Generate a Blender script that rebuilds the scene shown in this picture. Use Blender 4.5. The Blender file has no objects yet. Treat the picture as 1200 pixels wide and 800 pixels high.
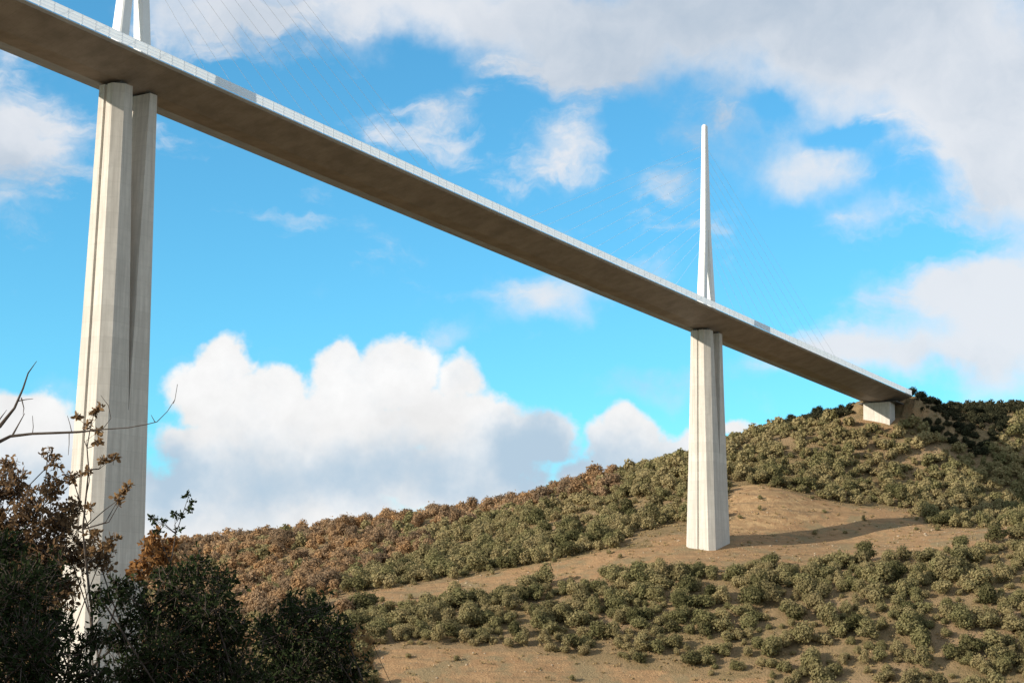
import bpy, math, random
import numpy as np
from mathutils import Vector

rng = np.random.default_rng(7)
random.seed(7)
scene = bpy.context.scene
COL = scene.collection

# ------------------------------------------------------------------ camera (solved from the viaduct's real dimensions)
F_PX, PITCH, ROLL = 1978.224, 0.171414, 0.0112097
IW, IH = 1200.0, 800.0
CP, SP = math.cos(PITCH), math.sin(PITCH)
FW = np.array([0, CP, SP]); UP0 = np.array([0, -SP, CP]); RT0 = np.array([1.0, 0, 0])
RT = math.cos(ROLL) * RT0 + math.sin(ROLL) * UP0
UP = -math.sin(ROLL) * RT0 + math.cos(ROLL) * UP0

def ray(px, py):
    return FW + RT * ((px - IW / 2) / F_PX) + UP * ((IH / 2 - py) / F_PX)

def at(px, py, dist):
    """World point seen at photo pixel (px, py), dist metres ahead (world Y)."""
    r = ray(px, py)
    return r * (dist / r[1])

def project(P):
    P = np.asarray(P, float)
    d = P @ FW
    d = np.where(np.abs(d) < 1e-6, 1e-6, d)
    return IW / 2 + F_PX * (P @ RT) / d, IH / 2 - F_PX * (P @ UP) / d, d

cam_d = bpy.data.cameras.new('camera')
cam = bpy.data.objects.new('camera', cam_d)
COL.objects.link(cam)
from mathutils import Matrix
M3 = Matrix((RT.tolist(), UP.tolist(), (-FW).tolist())).transposed()
cam.matrix_world = M3.to_4x4()
cam_d.sensor_width = 36.0
cam_d.lens = F_PX / IW * 36.0
cam_d.clip_start = 0.1
cam_d.clip_end = 40000
scene.camera = cam

# ------------------------------------------------------------------ object helpers
def tag(o, label=None, cat=None, group=None, kind=None):
    if label: o['label'] = label
    if cat: o['category'] = cat
    if group: o['group'] = group
    if kind: o['kind'] = kind
    return o

def link(name, me, mat, parent=None):
    o = bpy.data.objects.new(name, me)
    if mat is not None and len(me.materials) == 0: me.materials.append(mat)
    COL.objects.link(o)
    if parent is not None: o.parent = parent
    return o

def np_mesh(name, V, Fq, attrs=None, smooth=False):
    """mesh from numpy verts and an (n,k) face array"""
    me = bpy.data.meshes.new(name)
    V = np.ascontiguousarray(V, np.float32); Fq = np.ascontiguousarray(Fq, np.int32)
    n, k = Fq.shape
    me.vertices.add(len(V)); me.vertices.foreach_set('co', V.ravel())
    me.loops.add(n * k); me.loops.foreach_set('vertex_index', Fq.ravel())
    me.polygons.add(n); me.polygons.foreach_set('loop_start', np.arange(0, n * k, k, dtype=np.int32))
    me.polygons.foreach_set('loop_total', np.full(n, k, np.int32))
    if smooth: me.polygons.foreach_set('use_smooth', np.ones(n, bool))
    for an, av in (attrs or {}).items():
        a = me.attributes.new(an, 'FLOAT', 'POINT')
        a.data.foreach_set('value', np.ascontiguousarray(av, np.float32))
    me.update(); me.validate()
    return me

class MB:
    def __init__(s): s.v = []; s.f = []
    def loft(s, rings, cap=True):
        """rings: list of equal-length lists of points, joined by quads"""
        b = len(s.v); n = len(rings[0])
        for r in rings: s.v += [tuple(map(float, p)) for p in r]
        for i in range(len(rings) - 1):
            for j in range(n):
                a = b + i * n + j; c = b + i * n + (j + 1) % n
                s.f.append((a, c, c + n, a + n))
        if cap:
            s.f.append(tuple(b + j for j in reversed(range(n))))
            s.f.append(tuple(b + (len(rings) - 1) * n + j for j in range(n)))
        return s
    def tube(s, pts, rad, n=6, cap=True):
        pts = [np.asarray(p, float) for p in pts]
        rings = []
        ref = np.array([0.31, 0.17, 0.93])
        for i, p in enumerate(pts):
            t = pts[min(i + 1, len(pts) - 1)] - pts[max(i - 1, 0)]
            t = t / (np.linalg.norm(t) + 1e-12)
            a = np.cross(t, ref); la = np.linalg.norm(a)
            if la < 1e-3: a = np.cross(t, [1, 0, 0]); la = np.linalg.norm(a)
            a /= la; b = np.cross(t, a)
            r = rad[i] if hasattr(rad, '__len__') else rad
            rings.append([p + r * (math.cos(2 * math.pi * k / n) * a + math.sin(2 * math.pi * k / n) * b) for k in range(n)])
        return s.loft(rings, cap)
    def box(s, c, ax, ay, az):
        """box from centre and three half-axis vectors"""
        c, ax, ay, az = (np.asarray(q, float) for q in (c, ax, ay, az))
        lo = [c - ax - ay - az, c + ax - ay - az, c + ax + ay - az, c - ax + ay - az]
        return s.loft([lo, [p + 2 * az for p in lo]])
    def build(s, name, mat, parent=None, smooth=False):
        me = bpy.data.meshes.new(name)
        me.from_pydata(s.v, [], s.f)
        import bmesh
        bm = bmesh.new(); bm.from_mesh(me)
        bmesh.ops.recalc_face_normals(bm, faces=bm.faces)
        bm.to_mesh(me); bm.free()
        if smooth:
            for p in me.polygons: p.use_smooth = True
        me.update()
        return link(name, me, mat, parent)

# ------------------------------------------------------------------ node helpers
class NT:
    def __init__(s, tree): s.t = tree; s.n = tree.nodes; s.l = tree.links
    def new(s, typ, **kw):
        n = s.n.new(typ)
        for k, v in kw.items(): setattr(n, k, v)
        return n
    def put(s, sock, val):
        if isinstance(val, bpy.types.NodeSocket): s.l.new(val, sock)
        elif val is not None: sock.default_value = val
    def math(s, op, a, b=None, c=None, clamp=False):
        n = s.new('ShaderNodeMath', operation=op, use_clamp=clamp)
        for i, v in enumerate((a, b, c)):
            if v is not None: s.put(n.inputs[i], v)
        return n.outputs[0]
    def vmath(s, op, a, b=None, scale=None):
        n = s.new('ShaderNodeVectorMath', operation=op)
        s.put(n.inputs[0], a)
        if b is not None: s.put(n.inputs[1], b)
        if scale is not None: s.put(n.inputs['Scale'], scale)
        return n.outputs['Value' if op in ('LENGTH', 'DOT_PRODUCT', 'DISTANCE') else 'Vector']
    def noise(s, vec, scale, detail=4, rough=0.5, out='Fac', distortion=0.0):
        n = s.new('ShaderNodeTexNoise')
        s.put(n.inputs['Vector'], vec); n.inputs['Scale'].default_value = scale
        n.inputs['Detail'].default_value = detail; n.inputs['Roughness'].default_value = rough
        n.inputs['Distortion'].default_value = distortion
        return n.outputs[out]
    def rng(s, v, a, b, c=0.0, d=1.0, smooth=False):
        n = s.new('ShaderNodeMapRange')
        n.interpolation_type = 'SMOOTHSTEP' if smooth else 'LINEAR'
        s.put(n.inputs['Value'], v)
        for nm, q in zip(('From Min', 'From Max', 'To Min', 'To Max'), (a, b, c, d)): s.put(n.inputs[nm], q)
        return n.outputs['Result']
    def mix(s, fac, a, b, blend='MIX'):
        n = s.new('ShaderNodeMix', data_type='RGBA', blend_type=blend)
        s.put(n.inputs['Factor'], fac)
        s.put(n.inputs[6], a if isinstance(a, bpy.types.NodeSocket) else (*a, 1))
        s.put(n.inputs[7], b if isinstance(b, bpy.types.NodeSocket) else (*b, 1))
        return n.outputs[2]
    def attr(s, name):
        return s.new('ShaderNodeAttribute', attribute_name=name).outputs['Fac']

def material(name):
    m = bpy.data.materials.new(name); m.use_nodes = True
    t = NT(m.node_tree); t.n.clear()
    out = t.new('ShaderNodeOutputMaterial')
    return m, t, out

def principled(t, out, color, rough=0.9, spec=0.2, bump=None, bstr=0.3, bdist=0.1):
    b = t.new('ShaderNodeBsdfPrincipled')
    t.put(b.inputs['Base Color'], color if isinstance(color, bpy.types.NodeSocket) else (*color, 1))
    t.put(b.inputs['Roughness'], rough); b.inputs['Specular IOR Level'].default_value = spec
    if bump is not None:
        bn = t.new('ShaderNodeBump'); bn.inputs['Strength'].default_value = bstr; bn.inputs['Distance'].default_value = bdist
        t.put(bn.inputs['Height'], bump); t.l.new(bn.outputs[0], b.inputs['Normal'])
    t.l.new(b.outputs[0], out.inputs['Surface'])
    return b

# ------------------------------------------------------------------ viaduct frame
X2, Y2, H2, HD, SL, CV = -100.969, 424.0116, 143.2663, 0.566001, 0.0300827, 1.742e-5
U = np.array([math.sin(HD), math.cos(HD), 0.0]); VV = np.array([math.cos(HD), -math.sin(HD), 0.0])
def dk(t, lat, z):
    l = lat + CV * t * t / 2
    return np.array([X2 + U[0] * t + VV[0] * l, Y2 + U[1] * t + VV[1] * l, H2 - SL * t + z])
T1, T0 = 342.0, 546.0          # second pier, abutment (metres from the near pier)

# ------------------------------------------------------------------ sun
SUN_EL = math.radians(18.5)
DELTA = math.radians(30.0)      # shadows fall along the viaduct, turned this far to its near side
sh = math.cos(DELTA) * U + math.sin(DELTA) * VV
to_sun = np.array([-sh[0] * math.cos(SUN_EL), -sh[1] * math.cos(SUN_EL), math.sin(SUN_EL)])

# ------------------------------------------------------------------ terrain
def smooth(e0, e1, x):
    t = np.clip((x - e0) / (e1 - e0), 0, 1); return t * t * (3 - 2 * t)

CT = []                                   # control points x, y, z
def cp(px, py, d, dz=0.0): p = at(px, py, d); CT.append((p[0], p[1], p[2] + dz))
# skyline of the hill (bushes stand a little above it) and the plateau behind it
for px, py, d in ((-420, 668, 1180), (-200, 655, 1160), (0, 647, 1130), (200, 637, 1090), (330, 625, 1050), (450, 609, 1000),
                  (560, 597, 960), (640, 577, 935), (720, 560, 915), (790, 548, 905), (860, 523, 892), (930, 507, 888), (985, 497, 884)):
    cp(px, py, d, -3.5 if px < 700 else 0.0); p = at(px, py, d)
    CT.append((p[0] * 1.12, p[1] + 140, p[2] + 3)); CT.append((p[0] * 1.4, p[1] + 480, p[2] + 8))
# the spur at the abutment and beyond
cp(1030, 496, 880); cp(1062, 494, 880); cp(1110, 500, 880); cp(1200, 514, 880); cp(1300, 520, 880)
# slope above the clearing
for px, py, d in ((1200, 550, 852), (1060, 546, 846), (940, 545, 838), (1300, 555, 856), (880, 560, 810), (1500, 590, 800),
                  (900, 578, 772), (1000, 586, 796), (950, 596, 770), (1100, 574, 822), (1200, 568, 838)):
    cp(px, py, d)
# the clearing round the far pier and the track that leaves it
for px, py, d in ((830, 638, 712), (880, 632, 722), (900, 632, 729), (960, 624, 744), (1000, 616, 755), (1075, 601, 777), (1175, 590, 808), (1260, 585, 826), (1075, 625, 730), (1175, 612, 750), (1260, 605, 760), (830, 648, 700),
                  (930, 650, 697), (1050, 641, 697), (1200, 630, 700), (770, 642, 712), (690, 655, 708), (560, 679, 704), (440, 697, 700), (1450, 620, 720)):
    cp(px, py, d)
# slope between the track and the skyline, left
for px, py, d in ((780, 600, 790), (700, 605, 800), (600, 630, 800), (500, 655, 800), (420, 676, 790), (340, 660, 920), (250, 675, 930), (120, 690, 950),
                  (-150, 700, 950), (300, 700, 820), (650, 590, 860)):
    cp(px, py, d)
# slope below the clearing
for px, py, d in ((1200, 690, 640), (1000, 698, 642), (800, 705, 646), (640, 722, 648), (450, 732, 650), (300, 745, 660), (100, 760, 680), (1450, 690, 640),
                  (440, 774, 612), (600, 782, 606), (760, 792, 602), (950, 800, 596), (1200, 790, 592), (1500, 800, 590), (200, 800, 620)):
    cp(px, py, d)
# valley and the near side
for p in ((-101, 424, -102), (60, 430, -92), (220, 430, -86), (420, 440, -84), (-300, 440, -112), (-520, 500, -118), (-100, 330, -112), (150, 320, -106), (400, 320, -100),
          (-350, 320, -116), (0, 220, -82), (250, 200, -76), (-250, 200, -80), (0, 120, -42), (200, 110, -40), (-200, 110, -38), (0, 60, -17), (80, 40, -12), (-80, 40, -10),
          (0, 0, -2), (120, 0, -2), (-120, 0, 4), (0, -120, 30), (250, -100, 26), (-250, -100, 34), (-600, 300, -80), (700, 300, -60), (700, 700, 40), (700, 1000, 120),
          (-600, 900, 20), (-700, 1300, 60), (500, 900, 128), (450, 1000, 136), (600, 1300, 150), (330, 1000, 133)):
    CT.append(p)
CT = np.array(CT)

def tps_fit(P, lam=1e-4):
    A = P[:, :2] / 1000.0; n = len(A)
    r2 = ((A[:, None] - A[None]) ** 2).sum(-1)
    K = 0.5 * r2 * np.log(r2 + 1e-12) + lam * np.eye(n)
    Q = np.hstack([np.ones((n, 1)), A])
    L = np.block([[K, Q], [Q.T, np.zeros((3, 3))]])
    return np.linalg.solve(L, np.concatenate([P[:, 2], np.zeros(3)]))
W = tps_fit(CT)
def tps(x, y):
    A = CT[:, :2] / 1000.0
    x = np.asarray(x, float); y = np.asarray(y, float)
    q = np.stack([x.ravel() / 1000, y.ravel() / 1000], 1); out = np.empty(len(q))
    for i in range(0, len(q), 20000):
        b = q[i:i + 20000]; r2 = ((b[:, None] - A[None]) ** 2).sum(-1)
        out[i:i + 20000] = (0.5 * r2 * np.log(r2 + 1e-12)) @ W[:-3] + W[-3] + b @ W[-2:]
    return out.reshape(x.shape)

# value noise on a lattice
_lat = rng.random((256, 256))
def vnoise(x, y):
    xi = np.floor(x).astype(int); yi = np.floor(y).astype(int); fx = x - xi; fy = y - yi
    fx = fx * fx * (3 - 2 * fx); fy = fy * fy * (3 - 2 * fy)
    g = lambda a, b: _lat[a % 256, b % 256]
    return (g(xi, yi) * (1 - fx) + g(xi + 1, yi) * fx) * (1 - fy) + (g(xi, yi + 1) * (1 - fx) + g(xi + 1, yi + 1) * fx) * fy - 0.5
def fbm(x, y, s, o=4):
    r = 0; a = 1.0
    for k in range(o): r = r + a * vnoise(x / s * 2 ** k + 17.3 * k, y / s * 2 ** k + 9.1 * k); a *= 0.5
    return r

C0 = dk(T0, 0, 0)
def motorway_bank(x, y, z):
    """raised platform the deck runs onto beyond the abutment: its flank drops steeply towards the camera"""
    t = (x - X2) * U[0] + (y - Y2) * U[1]; l = (x - X2) * VV[0] + (y - Y2) * VV[1] - CV * t * t / 2
    crest = H2 - SL * np.minimum(t, T0) - 0.4 + 0.0 * t
    d = np.maximum(np.abs(l) - 15.5, 0)
    flank = crest - d * 0.95
    k = smooth(T0 + 4.0, T0 + 11.0, t)
    zb = np.maximum(z, flank * k + (1 - k) * -500)
    return np.where(t > T0 + 3.0, zb, z)

def height(x, y):
    x = np.asarray(x, float); y = np.asarray(y, float)
    xc = np.clip(x, -720, 720); yc = np.clip(y, -130, 1500)
    z = tps(xc, yc)
    r = np.hypot(x, y)
    out = np.hypot(x - xc, y - yc)
    far = smooth(350, 1000, r)
    z = z + far * (fbm(x, y, 70, 4) * 5.0) * (1 - 0.75 * smooth(60, 15, np.hypot(x - 100, (y - 712) * 1.6)))
    z = motorway_bank(x, y, z)
    z = z + smooth(0, 4000, out) * (60 * fbm(x, y, 1800, 3) - 30)
    near = -1.65 - 0.10 * np.maximum(y, 0) - 0.004 * np.maximum(y, 0) ** 2 * (y < 60) + 0.06 * np.maximum(-y, 0) - 0.10 * x + fbm(x, y, 3.0, 3) * 0.12
    w = smooth(22, 60, r)
    return near * (1 - w) + z * w

def axis(parts):
    a = np.concatenate([np.arange(p[0], p[1], p[2]) for p in parts]); return a
gx = axis([(-12000, -3000, 1500), (-3000, -900, 300), (-900, -420, 24), (-420, -30, 6), (-30, -14, 2), (-14, 14, 0.8), (14, 30, 2), (30, 520, 4), (520, 900, 24), (900, 3000, 300), (3000, 12001, 1500)])
gy = axis([(-12000, -3000, 1500), (-3000, -300, 300), (-300, -20, 14), (-20, -6, 2), (-6, 22, 0.8), (22, 60, 3), (60, 380, 10), (380, 560, 6), (560, 960, 3.0), (960, 1250, 9), (1250, 1700, 30), (1700, 4000, 300), (4000, 16001, 1500)])
GX, GY = np.meshgrid(gx, gy); GZ = height(GX, GY)

def zat(x, y):
    """bilinear ground height from the built sheet"""
    i = np.clip(np.searchsorted(gx, x) - 1, 0, len(gx) - 2); j = np.clip(np.searchsorted(gy, y) - 1, 0, len(gy) - 2)
    fx = (x - gx[i]) / (gx[i + 1] - gx[i]); fy = (y - gy[j]) / (gy[j + 1] - gy[j])
    return (GZ[j, i] * (1 - fx) + GZ[j, i + 1] * fx) * (1 - fy) + (GZ[j + 1, i] * (1 - fx) + GZ[j + 1, i + 1] * fx) * fy

# bare clearings and tracks, as plan polygons / polylines dropped on the hill (pixel outlines turned into ground points)
def hit(px, py):
    r = ray(px, py); ys = np.linspace(380, 1300, 1500)
    P = r[None] * (ys / r[1])[:, None]
    g = zat(P[:, 0], P[:, 1]); k = np.nonzero(P[:, 2] < g)[0]
    return P[k[0], :2] if len(k) else None
def poly_world(pts):
    return np.array([h for h in (hit(*p) for p in pts) if h is not None])
CLEAR = [poly_world(q) for q in (
    [(760, 633), (800, 625), (850, 615), (857, 572), (885, 568), (935, 580), (985, 592), (1040, 596), (1065, 600), (1085, 617), (1130, 619), (1205, 617), (1205, 634), (1120, 646), (1060, 653), (970, 660), (890, 664), (820, 664), (770, 656)],
    [(430, 696), (520, 681), (640, 661), (770, 638), (772, 660), (660, 684), (560, 700), (440, 716)],
    [(436, 756), (560, 762), (660, 770), (760, 783), (840, 792), (900, 800), (900, 830), (436, 830)],
    [(975, 500), (1000, 488), (1060, 484), (1090, 489), (1075, 501), (1020, 506)],
    [(380, 700), (430, 695), (445, 708), (390, 716)],
)]
def inside(poly, x, y):
    c = np.zeros(np.shape(x), bool); n = len(poly)
    for i in range(n):
        x0, y0 = poly[i]; x1, y1 = poly[(i + 1) % n]
        k = ((y0 > y) != (y1 > y)) & (x < (x1 - x0) * (y - y0) / (y1 - y0 + 1e-12) + x0)
        c ^= k
    return c
def bare_mask(x, y):
    jx = x + 7 * fbm(x, y, 16, 3); jy = y + 7 * fbm(x + 91, y + 37, 16, 3)
    m = np.zeros(np.shape(x))
    for q in CLEAR:
        if len(q) > 2: m = np.maximum(m, inside(q, jx, jy).astype(float))
    return m
BARE = bare_mask(GX, GY)
CUTP = poly_world([(857, 572), (885, 568), (935, 580), (985, 594), (960, 606), (900, 624), (856, 626)])
CUT = inside(CUTP, GX, GY).astype(float)

nx, ny = len(gx), len(gy)
V = np.stack([GX.ravel(), GY.ravel(), GZ.ravel()], 1)
I = (np.arange(ny - 1)[:, None] * nx + np.arange(nx - 1)[None]).ravel()
Fq = np.stack([I, I + 1, I + nx + 1, I + nx], 1)

m_ground, t, out = material('dry_hillside_ground')
geo = t.new('ShaderNodeNewGeometry').outputs['Position']
n1 = t.noise(geo, 0.03, 5, 0.6); n2 = t.noise(geo, 0.22, 6, 0.65); n3 = t.noise(geo, 1.4, 5, 0.7); n4 = t.noise(geo, 0.09, 4, 0.6)
grass = t.mix(t.rng(n2, 0.38, 0.62), (0.29, 0.20, 0.105), (0.20, 0.148, 0.075))
grass = t.mix(t.rng(n1, 0.45, 0.65), grass, (0.31, 0.21, 0.12))
grass = t.mix(t.rng(n3, 0.52, 0.72), grass, (0.145, 0.118, 0.062))
soil = t.mix(t.rng(n2, 0.35, 0.65), (0.42, 0.262, 0.135), (0.32, 0.19, 0.098))
soil = t.mix(t.rng(n3, 0.5, 0.7), soil, (0.24, 0.16, 0.09))
soil = t.mix(t.rng(n4, 0.5, 0.62), soil, (0.27, 0.20, 0.11))
cutc = t.mix(t.rng(n2, 0.35, 0.6), (0.50, 0.33, 0.17), (0.34, 0.205, 0.105))
str_ = t.new('ShaderNodeVectorMath', operation='MULTIPLY'); t.l.new(geo, str_.inputs[0]); str_.inputs[1].default_value = (0.03, 0.03, 0.55)
cutc = t.mix(t.rng(t.noise(str_.outputs[0], 1.0, 6, 0.65), 0.5, 0.62), cutc, (0.27, 0.18, 0.10))
soil = t.mix(t.math('MULTIPLY', t.rng(t.noise(str_.outputs[0], 1.6, 6, 0.65), 0.5, 0.66), 0.7), soil, (0.22, 0.16, 0.09))
bare = t.rng(t.math('ADD', t.attr('bare'), t.math('MULTIPLY', t.math('SUBTRACT', n2, 0.5), 0.9)), 0.3, 0.7)
col = t.mix(bare, grass, soil)
col = t.mix(t.rng(t.math('ADD', t.attr('cut'), t.math('MULTIPLY', t.math('SUBTRACT', n2, 0.5), 0.8)), 0.35, 0.75), col, cutc)
h = t.math('ADD', t.math('MULTIPLY', n2, 0.6), t.math('MULTIPLY', n3, 0.4))
principled(t, out, col, 0.95, 0.05, h, 0.9, 2.0)
ground = link('ground', np_mesh('ground', V, Fq, {'bare': BARE.ravel(), 'cut': CUT.ravel()}, True), m_ground)
tag(ground, 'dry tawny hillside with sandy clearings falling to the valley', 'hillside', kind='structure')

# ------------------------------------------------------------------ viaduct materials
def concrete(name, c0, c1):
    m, t, out = material(name)
    geo = t.new('ShaderNodeNewGeometry').outputs['Position']
    sep = t.new('ShaderNodeSeparateXYZ'); t.l.new(geo, sep.inputs[0])
    zz = sep.outputs['Z']
    lift = t.math('FRACT', t.math('DIVIDE', zz, 4.0))                       # 4 m pours
    joint = t.rng(t.math('ABSOLUTE', t.math('SUBTRACT', lift, 0.5)), 0.47, 0.5)
    pour = t.new('ShaderNodeTexWhiteNoise', noise_dimensions='1D'); t.l.new(t.math('FLOOR', t.math('DIVIDE', zz, 4.0)), pour.inputs['W'])
    st = t.new('ShaderNodeVectorMath', operation='MULTIPLY'); t.l.new(geo, st.inputs[0]); st.inputs[1].default_value = (1.2, 1.2, 0.05)
    streak = t.noise(st.outputs[0], 1.0, 5, 0.6)
    blot = t.noise(geo, 0.5, 5, 0.6)
    c = t.mix(t.rng(streak, 0.4, 0.7), c0, c1)
    c = t.mix(t.math('MULTIPLY', t.rng(blot, 0.45, 0.75), 0.5), c, c1)
    c = t.mix(t.math('MULTIPLY', pour.outputs['Value'], 0.38), c, c1)
    c = t.mix(t.math('MULTIPLY', joint, 0.16), c, (0.2, 0.18, 0.15))
    principled(t, out, c, 0.85, 0.15, blot, 0.15, 0.05)
    return m
m_conc = concrete('pale_concrete', (0.62, 0.572, 0.505), (0.44, 0.402, 0.352))

def steel(name, c0, c1, rough=0.5, band=None):
    m, t, out = material(name)
    geo = t.new('ShaderNodeNewGeometry').outputs['Position']
    n = t.noise(geo, 0.15, 5, 0.6); n2 = t.noise(geo, 2.0, 4, 0.6)
    c = t.mix(t.rng(n, 0.35, 0.65), c0, c1)
    c = t.mix(t.math('MULTIPLY', t.rng(n2, 0.5, 0.75), 0.25), c, tuple(v * 0.7 for v in c1))
    if band:
        co = t.new('ShaderNodeVectorMath', operation='DOT_PRODUCT'); t.l.new(geo, co.inputs[0]); co.inputs[1].default_value = tuple(U)
        fr = t.math('FRACT', t.math('DIVIDE', co.outputs['Value'], band))
        ln = t.rng(t.math('ABSOLUTE', t.math('SUBTRACT', fr, 0.5)), 0.485, 0.5)
        c = t.mix(t.math('MULTIPLY', ln, 0.5), c, tuple(v * 0.4 for v in c1))
    principled(t, out, c, rough, 0.35)
    return m
m_deck = steel('deck_paint', (0.29, 0.264, 0.25), (0.20, 0.182, 0.172), 0.6, 4.0)
m_white = steel('white_paint', (0.78, 0.77, 0.74), (0.72, 0.71, 0.68), 0.45)
m_bear = steel('bearing_steel', (0.10, 0.095, 0.09), (0.07, 0.065, 0.06), 0.6)
m_cable = steel('cable_sheath', (0.72, 0.72, 0.71), (0.66, 0.66, 0.66), 0.5)
m_fasc = steel('edge_fairing_paint', (0.40, 0.41, 0.42), (0.34, 0.35, 0.36), 0.5)
m_road, t, out = material('asphalt')
geo = t.new('ShaderNodeNewGeometry').outputs['Position']
principled(t, out, t.mix(t.rng(t.noise(geo, 3.0, 4), 0.4, 0.6), (0.05, 0.05, 0.05), (0.065, 0.063, 0.06)), 0.9, 0.2)
m_screen, t, out = material('frosted_wind_screen')
geo = t.new('ShaderNodeNewGeometry').outputs['Position']
df = t.new('ShaderNodeBsdfDiffuse'); t.put(df.inputs['Color'], t.mix(t.rng(t.noise(geo, 0.4, 4), 0.4, 0.6), (0.88, 0.89, 0.90), (0.83, 0.84, 0.86)))
tl = t.new('ShaderNodeBsdfTranslucent'); tl.inputs['Color'].default_value = (0.72, 0.77, 0.80, 1)
gl = t.new('ShaderNodeBsdfGlossy'); gl.inputs['Roughness'].default_value = 0.25
m1 = t.new('ShaderNodeMixShader'); m1.inputs[0].default_value = 0.54; t.l.new(df.outputs[0], m1.inputs[1]); t.l.new(tl.outputs[0], m1.inputs[2])
m2 = t.new('ShaderNodeMixShader'); m2.inputs[0].default_value = 0.06; t.l.new(m1.outputs[0], m2.inputs[1]); t.l.new(gl.outputs[0], m2.inputs[2])
t.l.new(m2.outputs[0], out.inputs['Surface'])

# ------------------------------------------------------------------ viaduct
P1B = dk(T1, 0, -94.5)
viaduct = bpy.data.objects.new('viaduct', None); COL.objects.link(viaduct)
tag(viaduct, 'tall pale cable-stayed motorway viaduct crossing the sky to the hillside', 'bridge')

TA, TB = -330.0, T0 + 10.0
HWD, BHW = 14.2, 3.0
ts = np.linspace(TA, TB, 90)
def sweep(profile, ts):
    return [[dk(t, l, z) for l, z in profile] for t in ts]
# steel box: thin edges, inclined soffit panels, narrow flat keel
MB().loft(sweep([(-HWD, -0.35), (-HWD, -1.0), (-BHW, -4.2), (BHW, -4.2), (HWD, -1.0), (HWD, -0.35)], ts)).build('deck', m_deck, viaduct)
deck = bpy.data.objects['deck']
deck['label'] = 'grey brown box deck seen from below'
# carriageway, median kerb, outer fairings are pieces of the deck
MB().loft(sweep([(-13.6, -0.346), (13.6, -0.346), (13.6, -0.24), (-13.6, -0.24)], ts)).build('carriageway', m_road, deck)
for s in (-1, 1):
    MB().loft(sweep([(s * (HWD + 0.003), -0.95), (s * (HWD + 0.75), -0.55), (s * (HWD + 0.75), -0.30), (s * (HWD + 0.003), 0.05)], ts)).build('edge_fairing', m_fasc, deck)
    MB().loft(sweep([(s * 1.9, -0.236), (s * 2.3, -0.236), (s * 2.2, 0.6), (s * 2.0, 0.6)], ts)).build('median_barrier', m_white, deck)
# wind screens: posts and five curved louvres
for s in (-1, 1):
    b = MB(); L = s * (HWD + 0.3)
    for k in range(3):
        z0 = 0.12 + k * 0.86
        prof = [(L, z0), (L + s * 0.08, z0 + 0.28), (L + s * 0.08, z0 + 0.56), (L, z0 + 0.845)]; b0 = len(b.v); rows = sweep(prof, ts)
        for r_ in rows: b.v += [tuple(q) for q in r_]
        b.f += [(b0 + i * 4 + j, b0 + i * 4 + j + 1, b0 + i * 4 + j + 5, b0 + i * 4 + j + 4) for i in range(len(rows) - 1) for j in range(3)]      # a thin curved pane
    sc = b.build('wind_screen', m_screen, viaduct)
    b = MB()
    tt = TA + 1
    while tt < TB - 1:
        b.box(dk(tt, L - s * 0.10, 1.35), U * 0.04, VV * 0.03, np.array([0, 0, 1.38])); tt += 4.45
    b.build('screen_posts', m_white, sc)

def section(a, bb, c, g=0.55, gd=0.55):
    """octagon (u, v) with a groove in both end faces; a,bb half length/width, c chamfer"""
    f = bb - c
    return [(-a, -f), (-a, -g), (-a + gd, -g * 0.7), (-a + gd, g * 0.7), (-a, g), (-a, f), (-a + c, bb),
            (a - c, bb), (a, f), (a, g), (a - gd, g * 0.7), (a - gd, -g * 0.7), (a, -g), (a, -f), (a - c, -bb), (-a + c, -bb)]
def half(a, bb, c, inner, g=0.55, gd=0.55):
    """the -u half of the octagon, cut off flat at u = -inner"""
    f = bb - c
    return [(-a, -f), (-a, -g), (-a + gd, -g * 0.7), (-a + gd, g * 0.7), (-a, g), (-a, f), (-a + c, bb), (-inner, bb), (-inner, -bb), (-a + c, -bb)]
def pier_at(tp, hgt, split, base_a, base_b, gap):
    org = dk(tp, 0, -5.0); ztop = org[2]; zbot = ztop - hgt
    def dims(d):                      # d metres below the top
        q = min(d / hgt, 1.15)
        e = 0.75 * q + 0.25 * q * q
        return 8.0 + (base_a - 8.0) * e, 4.6 + (base_b - 4.6) * e
    W3 = lambda u, v, z: org * np.array([1, 1, 0]) + U * u + VV * v + np.array([0, 0, z])
    N = 30; rings = []
    for i in range(N + 1):
        d = split + (hgt + 6 - split) * i / N
        a, bb = dims(d); rings.append([W3(u, v, ztop - d) for u, v in section(a, bb, 2.2)])
    pier = MB().loft(rings).build('pier', m_conc, viaduct)
    for s in (-1, 1):
        rings = []
        for i in range(26):
            d = split * i / 25
            a, bb = dims(d); inn = 0.06 + gap / 2 * (1 - d / split)
            rings.append([W3(-s * u if s > 0 else u, v, ztop - d) for u, v in half(a, bb, 2.2, inn)] if True else None)
        MB().loft(rings).build('column', m_conc, pier)
        for v in (-2.4, 2.4):
            MB().box(W3(s * 5.2, v, ztop + 0.42), U * 1.1, VV * 0.9, np.array([0, 0, 0.417])).build('bearing', m_bear, pier)
    return pier
pier_near = pier_at(0.0, 240.0, 84.0, 11.3, 8.6, 6.2); pier_near['label'] = 'near tall pier split into two columns at its top'
pier_far = pier_at(T1, 89.5, 56.0, 9.2, 6.7, 6.2); pier_far['label'] = 'far pier standing on the hillside clearing'

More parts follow.
